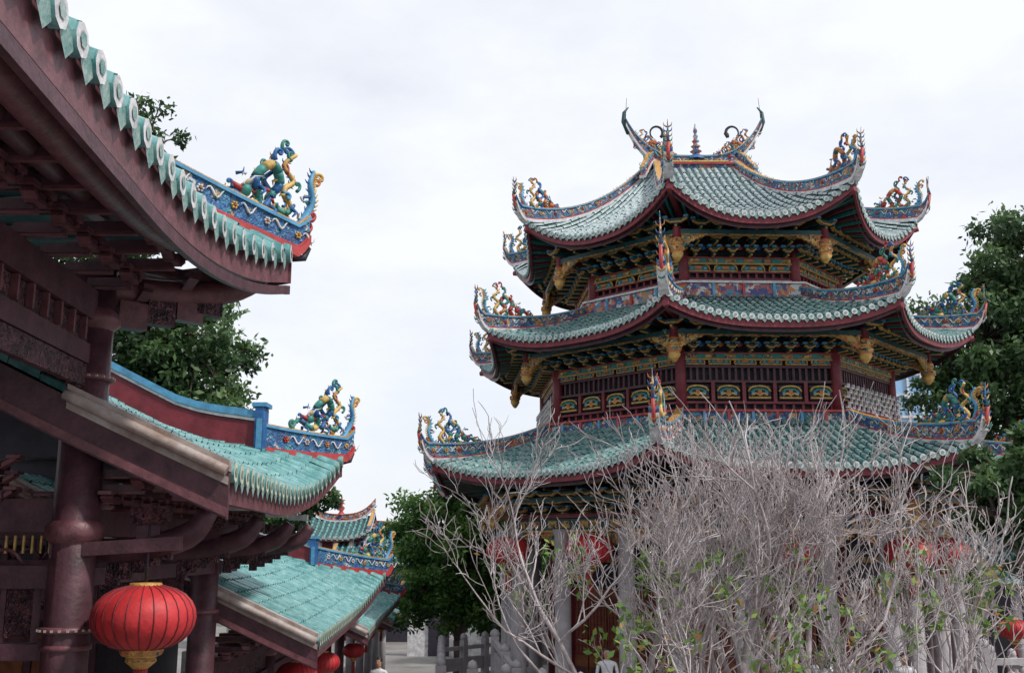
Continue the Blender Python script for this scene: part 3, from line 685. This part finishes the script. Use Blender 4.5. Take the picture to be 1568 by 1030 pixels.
# ------------------------------------------------------------------ ground
mb=MB(); mb.face([(-300,-100,0),(300,-100,0),(300,500,0),(-300,500,0)],'paving'); mb.obj('ground')
mb=MB(); mb.cube((1.0,0,1.7),8,7,3.39,'stonedk'); mb.cube((1.0,0,3.42),8.2,7.2,.06,'stone'); mb.obj('stone_terrace')
mb=MB()
for x in range(7):
    X=9.2+x*1.3; mb.cube((X,21.2+.12*x,2.5),.2,.2,1.25,'stone'); mb.lathe((X,21.2+.12*x,3.12),[(.1,0),(.13,.05),(.1,.13),(0,.18)],8,'stone')
    if x<6: mb.beam((X+.1,21.2+.12*x,2.85),(X+1.2,21.32+.12*x,2.85),.12,.12,'stone'); mb.beam((X+.1,21.2+.12*x,2.35),(X+1.2,21.32+.12*x,2.35),.1,.4,'stone')
mb.cube((13.1,21.6,.95),8.4,.5,1.9,'stonedk',.09); mb.obj('stone_balustrade')
mb=MB()
for i in range(6):
    x=-.45+.28*i; y=28.6-.9*i; z=2.75-.3*i; mb.cube((x,y,z/2),.22,.22,z,'stone'); mb.lathe((x,y,z),[(.11,0),(.14,.05),(.1,.14),(0,.2)],8,'stone')
    if i<5: mb.beam((x,y-.1,z-.15),(x+.28,y-.8,z-.45),.12,.14,'stone'); mb.beam((x,y-.1,z-.6),(x+.28,y-.8,z-.9),.1,.45,'stone')
mb.obj('stone_balustrade')
mb=MB(); mb.cube((-3.0,52,1.1),4,.4,2.2,'white'); mb.cube((-3.0,51.9,2.25),4.2,.6,.15,'stone'); mb.cube((-3.5,51.75,.9),1.0,.1,1.8,'dark'); mb.obj('garden_wall')
# ------------------------------------------------------------------ trees
def leafmat(name,c0,c1,c2):
    m=bpy.data.materials.new(name); m.use_nodes=True; N=m.node_tree.nodes; L=m.node_tree.links; b=N['Principled BSDF']
    a=N.new('ShaderNodeAttribute'); a.attribute_name='tone'; cr=N.new('ShaderNodeValToRGB'); e=cr.color_ramp.elements
    e[0].color=(*c0,1); e[1].color=(*c2,1); x=e.new(.5); x.color=(*c1,1)
    L.new(a.outputs['Fac'],cr.inputs['Fac']); L.new(cr.outputs['Color'],b.inputs['Base Color']); b.inputs['Roughness'].default_value=.5
    t=N.new('ShaderNodeBsdfTranslucent'); L.new(cr.outputs['Color'],t.inputs['Color']); mx=N.new('ShaderNodeMixShader'); mx.inputs[0].default_value=.3
    L.new(b.outputs[0],mx.inputs[1]); L.new(t.outputs[0],mx.inputs[2]); L.new(mx.outputs[0],N['Material Output'].inputs['Surface']); MATS[name]=m
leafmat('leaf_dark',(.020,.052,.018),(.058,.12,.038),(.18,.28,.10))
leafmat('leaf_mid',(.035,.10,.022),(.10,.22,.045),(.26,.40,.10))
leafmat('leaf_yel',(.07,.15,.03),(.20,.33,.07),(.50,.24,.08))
def leaves(name,pts,size,tone,matn,parent,up=.5):
    n=len(pts); pts=np.array(pts); tone=np.array(tone)
    d=np.random.normal(size=(n,3)); d[:,2]-=.35; d/=np.linalg.norm(d,axis=1)[:,None]
    u=np.random.normal(size=(n,3)); u[:,2]+=up; s=np.cross(d,u); s/=np.linalg.norm(s,axis=1)[:,None]+1e-6
    sz=size*np.random.uniform(.6,1.3,(n,1))
    v=np.stack([pts,pts+d*sz*.45+s*sz*.24,pts+d*sz,pts+d*sz*.45-s*sz*.24],1).reshape(-1,3)
    me=bpy.data.meshes.new(name); me.from_pydata(v.tolist(),[],np.arange(n*4).reshape(-1,4).tolist())
    at=me.attributes.new('tone','FLOAT','FACE'); at.data.foreach_set('value',tone.astype(np.float32)); me.materials.append(MATS[matn])
    o=bpy.data.objects.new(name,me); scene.collection.objects.link(o); o.parent=parent; return o
def tree(name,base,clumps,nleaf,size,matn,tr=.25):
    par=empty(name); mb=MB(); base=V(base)
    c0=V((sum(c[0][0] for c in clumps)/len(clumps),sum(c[0][1] for c in clumps)/len(clumps),min(c[0][2] for c in clumps)))
    fork=base.lerp(c0,.55); mb.tube([base,base.lerp(fork,.5)+V((.12,.1,0)),fork],[tr*1.2,tr,tr*.75],9,'bark')
    pts=[];tone=[]; tot=sum(c[1][0]*c[1][1]*c[1][2] for c in clumps)
    for c,r in clumps:
        c=V(c); mb.tube(cat([fork,fork.lerp(c,.5)+V((random.uniform(-.3,.3),0,.2)),c],4),[tr*.6-tr*.055*i for i in range(9)],7,'bark')
        nsub=max(10,int(26*(r[0]*r[2])**.5)); nl=int(nleaf*r[0]*r[1]*r[2]/tot/nsub)
        for k in range(nsub):
            d=np.random.normal(size=3); d/=np.linalg.norm(d); rad=random.uniform(.45,1.12)
            p=np.array(c)+d*np.array(r)*rad; sr=random.uniform(.16,.34)*min(r[0],r[2])
            mb.tube([c,c.lerp(V(p),.6)+V((0,0,.15)),V(p)],[.05,.03,.012],4,'bark')
            tk=random.uniform(-.2,.24)
            g=np.random.normal(size=(nl,3)); g/=np.linalg.norm(g,axis=1)[:,None]; q=g*(np.random.uniform(.3,1.25,(nl,1)))*np.array([sr*1.25,sr*1.25,sr*.8])
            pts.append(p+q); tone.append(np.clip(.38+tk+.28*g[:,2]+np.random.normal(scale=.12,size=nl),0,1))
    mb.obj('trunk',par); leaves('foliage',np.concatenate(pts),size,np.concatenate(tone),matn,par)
tree('broadleaf_tree',(-2.0,38,0),[((-2.7,38,5.6),(1.6,1.5,1.5)),((-1.0,38,5.3),(1.5,1.4,1.5)),((-2.9,38.5,3.6),(1.6,1.4,1.4)),((-.7,38,3.4),(1.5,1.3,1.4)),((-1.9,38,7.0),(1.2,1,.8)),((-1.8,37.5,4.2),(1.5,1.3,1.5))],36000,.2,'leaf_mid',.2)
tree('broadleaf_tree',(-9.5,26,0),[((-9.4,26,10.0),(2.6,2,1.8)),((-8.0,26,9.6),(1.7,1.5,1.4)),((-8.0,26,7.6),(1.6,1.5,1.6)),((-9.7,26,15.0),(1.15,1.1,1.6)),((-10.8,26,12.6),(2,2,2))],36000,.2,'leaf_dark',.3)
tree('broadleaf_tree',(-7.5,33,0),[((-7.2,33,6.2),(1.1,1,.9)),((-6.3,33,6.6),(.8,.7,.6))],5000,.2,'leaf_dark',.18)
tree('broadleaf_tree',(19.5,36,0),[((18.8,36,15.0),(2.4,2.2,2.2)),((16.6,36,12.2),(2.4,2.2,1.9)),((19.6,36,11.5),(3,2.5,2.5)),((15.8,36,10.2),(1.7,1.6,1.7)),((18.2,36,8.4),(2.8,2.4,2.2)),((15.2,36,12.4),(1.2,1,1.0)),((17.2,36,14.2),(1.3,1.2,1.1)),((15.0,36,11.2),(1.1,1,.9))],52000,.24,'leaf_dark',.4)
tree('broadleaf_tree',(10.2,19,0),[((8.9,19,6.1),(1.1,1.0,.7)),((8.7,19,5.6),(.8,.8,.5)),((9.4,19,5.3),(1.0,1.0,.6)),((9.6,19,6.7),(1.1,1,.6))],15000,.15,'leaf_dark',.18)
tree('broadleaf_tree',(.5,48,0),[((.2,48,4.2),(2.2,2,2.0)),((2.5,48,4.6),(2,2,2)),((-.5,48,3),(2,1.6,1.6))],14000,.26,'leaf_mid',.2)
par=empty('distant_trees'); pts=[];tone=[]
for i in range(150):
    x=random.uniform(-60,75); p=np.array([x,random.uniform(72,85),random.uniform(.5,5.0 if x<14 else 7)]); n=240; g=np.random.normal(size=(n,3)); g/=np.linalg.norm(g,axis=1)[:,None]
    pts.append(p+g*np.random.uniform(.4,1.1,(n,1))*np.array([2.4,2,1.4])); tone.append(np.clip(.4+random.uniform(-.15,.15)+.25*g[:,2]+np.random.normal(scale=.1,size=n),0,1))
leaves('foliage',np.concatenate(pts),.5,np.concatenate(tone),'leaf_mid',par)
# ------------------------------------------------------------------ bare tree
LP=[];LT=[]
def bare(name,base,stems,scale,seed,leafp,leafz,zlim,nc,r0=.085,lz0=0):
    rd=random.Random(seed); r2=random.Random(seed+99); mb=MB(); par=empty(name); cnt=[0]
    def grow(p,d,L,r,lv):
        cnt[0]+=1
        n=4 if lv<4 else 3; pts=[p]; q=p
        for i in range(n):
            jit=V((rd.gauss(0,1),rd.gauss(0,1),rd.gauss(0,.7)))*(.10+.028*lv)
            d=(d+jit+V((0,0,.09 if lv>1 else .02))).normalized(); q=q+d*(L/n); pts.append(q)
        rads=[max(.0060,r*(1-.36*i/n)) for i in range(n+1)]
        if lv>=6: rads[-1]=.0032
        mb.tube(pts,rads,7 if lv<2 else (5 if lv<4 else 3),'twig',cap=False)
        if lv>=3 and lz0<q.z<leafz and r2.random()<leafp:
            sp_=r2.uniform(.04,.09)
            for k in range(r2.randint(6,14)): LP.append(tuple(q+V((r2.gauss(0,sp_),r2.gauss(0,sp_),r2.gauss(0,sp_))))); LT.append(r2.uniform(0,.6) if r2.random()<.95 else 1)
        if lv>=len(nc) or q.z>zlim: return
        for c in range(nc[lv]):
            last=(c==0); i=n if last else rd.randint(max(1,n-2 if lv<2 else 1),n)
            ang=rd.uniform(.08,.3) if last else rd.uniform(.40,.88)
            ax=V((rd.gauss(0,1),rd.gauss(0,1),rd.gauss(0,1))).cross(d).normalized()
            nd=(Matrix.Rotation(ang,3,ax)@d); nd=(nd+V((0,0,.12))).normalized()
            grow(pts[i],nd,L*rd.uniform(.54,.80)*(1.0 if last else .9),rads[i]*(.86 if last else rd.uniform(.55,.74)),lv+1)
    for (dx,dy,tx,ty,L) in stems:
        b=V(base)+V((dx,dy,0)); d=V((tx,ty,1)).normalized(); grow(b,d,L*scale,r0*rd.uniform(.8,1.1),0)
    mb.obj('branches',par)
    if LP: leaves('sparse_leaves',LP,.12,LT,'leaf_yel',par); LP.clear(); LT.clear()
    print(name,cnt[0])
bare('bare_tree',(2.75,15,0),[(-.25,0,-.14,0,2.8),(-.1,.2,-.05,.1,3.0),(.1,-.1,.05,-.05,3.0),(.3,.1,.18,.05,2.9),(-.4,.1,-.26,-.05,2.7),(.45,-.1,.34,0,2.7),(.0,.2,.12,.1,3.1)],1.0,11,.014,5.0,6.8,(3,3,4,4,3,2))
bare('bare_tree',(5.2,14.5,0),[(0,0,-.2,0,2.7),(.15,.1,.18,.05,2.7),(.1,-.1,.48,0,2.6)],.97,5,.02,4.8,5.8,(3,3,4,3,3,2),.075)
bare('bare_tree',(3.7,13.8,0),[(0,0,-.34,0,2.5),(.1,-.1,.3,0,2.5)],.9,21,.22,5.0,4.9,(3,3,3,2,2),.05,3.2)
# ------------------------------------------------------------------ people
def person(loc,rot,shirt,h=1.7,hairlong=False):
    k=h/1.7
    J=[((0,0,.93),.14),((0,0,1.12),.13),((0,0,1.32),.155),((0,0,1.43),.075),((0,0,1.50),.055),
       ((.10,0,.90),.095),((.11,.01,.50),.062),((.11,-.01,.10),.042),((.11,.14,.04),.035),
       ((-.10,0,.90),.095),((-.11,.03,.50),.062),((-.12,.0,.10),.042),((-.12,.15,.04),.035),
       ((.19,0,1.39),.062),((.24,.0,1.12),.045),((.25,.06,.88),.032),((.25,.08,.80),.035),
       ((-.19,0,1.39),.062),((-.24,.0,1.12),.045),((-.25,.06,.88),.032),((-.25,.08,.80),.035)]
    Ed=[(0,1),(1,2),(2,3),(3,4),(0,5),(5,6),(6,7),(7,8),(0,9),(9,10),(10,11),(11,12),(2,13),(13,14),(14,15),(15,16),(2,17),(17,18),(18,19),(19,20)]
    me=bpy.data.meshes.new('body'); me.from_pydata([tuple(V(p)*k) for p,r in J],Ed,[]); o=bpy.data.objects.new('body',me); scene.collection.objects.link(o)
    md=o.modifiers.new('s','SKIN'); 
    for i,(p,r) in enumerate(J): me.skin_vertices[0].data[i].radius=(r*k,r*k*.8)
    me.skin_vertices[0].data[0].use_root=True
    o.modifiers.new('u','SUBSURF').levels=2
    dg_=bpy.context.evaluated_depsgraph_get(); m2=bpy.data.meshes.new_from_object(o.evaluated_get(dg_)); bpy.data.objects.remove(o)
    b=bpy.data.objects.new('body',m2); scene.collection.objects.link(b)
    m2.materials.clear()
    for n in(shirt,'pants','skin','hair'): m2.materials.append(MATS[n])
    for p in m2.polygons:
        c=p.center/k; arm=abs(c.x)>.2; p.use_smooth=True
        p.material_index=2 if (c.z>1.45 or (arm and c.z<1.14)) else (0 if c.z>.95 else (3 if c.z<.08 else 1))
    par=empty('person',loc); par.rotation_euler=(0,0,rot); b.parent=par
    mb=MB(); c=V((0,.015,1.60))*k
    prof=[(0,-.12),(.045,-.115),(.062,-.08),(.072,-.03),(.078,.02),(.075,.06),(.055,.095),(.02,.113),(0,.115)]
    mb.lathe(c,[(r*k,z*k) for r,z in prof],16,'skin')
    mb.lathe(c+V((0,-.012,.012))*k,[(r*k*1.1,z*k*1.04) for r,z in prof[3:]],16,'hair'); mb.lathe(c+V((0,-.03,-.02))*k,[(.04*k,-.1*k if hairlong else -.05*k),(.072*k,-.03*k),(.07*k,.06*k)],14,'hair')
    mb.tube([c+V((0,.068,.01))*k,c+V((0,.095,-.02))*k,c+V((0,.075,-.03))*k],[.01,.015,.01],6,'skin')
    for s in(-1,1):
        mb.lathe(c+V((s*.028,.066,.008))*k,[(0,0),(.010,.006),(0,.012)],6,'hair'); mb.lathe(c+V((s*.079,0,-.015))*k,[(0,-.02),(.014,0),(.012,.02),(0,.03)],6,'skin')
        for f in range(5):
            bx0=V((s*(.25),.055+.015*f,.79))*k; L=(.05,.075,.08,.075,.06)[f]*k
            mb.tube([bx0,bx0+V((-s*.008,.01 if f else .03,-L*.55)),bx0+V((-s*.025,.015 if f else .045,-L))],[.010,.009,.006],5,'skin')
    mb.tube([c+V((-.02,.068,-.065))*k,c+V((.02,.068,-.065))*k],.006,5,'redpaint')
    mb.obj('head_and_hands',par)
for x,y,r,s,h in((6.15,23.6,.4,'shirtb',1.80),(6.65,23.5,2.8,'shirtw',1.84),(7.85,23.4,-.5,'shirtb',1.78),(5.6,23.9,1.5,'shirtr',1.70),(8.5,23.6,3.0,'shirtw',1.78),(2.2,25.2,3.0,'shirtw',1.74)): person((x,y,1.0),r,s,h)
person((-3.3,27,1.0-.35),2.9,'shirtw',1.7)
mb=MB(); mb.cube((-3.5,30,.32),1.6,12,.64,'stone'); mb.obj('stone_walkway')
# ------------------------------------------------------------------ world, sun, camera
w=bpy.data.worlds.new('World'); scene.world=w; w.use_nodes=True; N=w.node_tree.nodes; L=w.node_tree.links; bg=N['Background']
sky=N.new('ShaderNodeTexSky'); sky.sky_type='NISHITA'; sky.sun_disc=False; sky.sun_elevation=math.radians(50); sky.sun_rotation=math.radians(120)
tc=N.new('ShaderNodeTexCoord'); mp=N.new('ShaderNodeMapping'); mp.inputs['Scale'].default_value=(1,1,2.2); nz=N.new('ShaderNodeTexNoise'); nz.inputs['Scale'].default_value=2.6; nz.inputs['Detail'].default_value=8; nz.inputs['Roughness'].default_value=.58
L.new(tc.outputs['Generated'],mp.inputs[0]); L.new(mp.outputs[0],nz.inputs['Vector'])
cr=N.new('ShaderNodeValToRGB'); cr.color_ramp.elements[0].position=.36; cr.color_ramp.elements[0].color=(.80,.80,.80,1); cr.color_ramp.elements[1].position=.60; cr.color_ramp.elements[1].color=(1,1,1,1)
L.new(nz.outputs['Fac'],cr.inputs[0]); mx=N.new('ShaderNodeMix'); mx.data_type='RGBA'; L.new(cr.outputs[0],mx.inputs[0]); L.new(sky.outputs[0],mx.inputs[6]); mx.inputs[7].default_value=(9.0,9.3,9.95,1)
L.new(mx.outputs[2],bg.inputs['Color']); bg.inputs['Strength'].default_value=.108
sl=bpy.data.lights.new('sun','SUN'); sl.energy=3.1; sl.angle=math.radians(5); sl.color=(1,.96,.9); so=bpy.data.objects.new('sun',sl); scene.collection.objects.link(so)
el,az=math.radians(50),math.radians(120); d=V((math.cos(el)*math.sin(az),math.cos(el)*math.cos(az),math.sin(el))); so.rotation_euler=d.to_track_quat('Z','Y').to_euler(); so.location=(20,-20,40)
cam=bpy.data.cameras.new('camera'); cam.lens=36*1600/1568; cam.sensor_width=36; cam.clip_end=1500; co=bpy.data.objects.new('camera',cam); scene.collection.objects.link(co)
co.location=(0,0,E); co.rotation_euler=(math.radians(90+11.48),0,0); scene.camera=co
scene.view_settings.view_transform='Standard'; scene.view_settings.look='None'; scene.view_settings.exposure=0
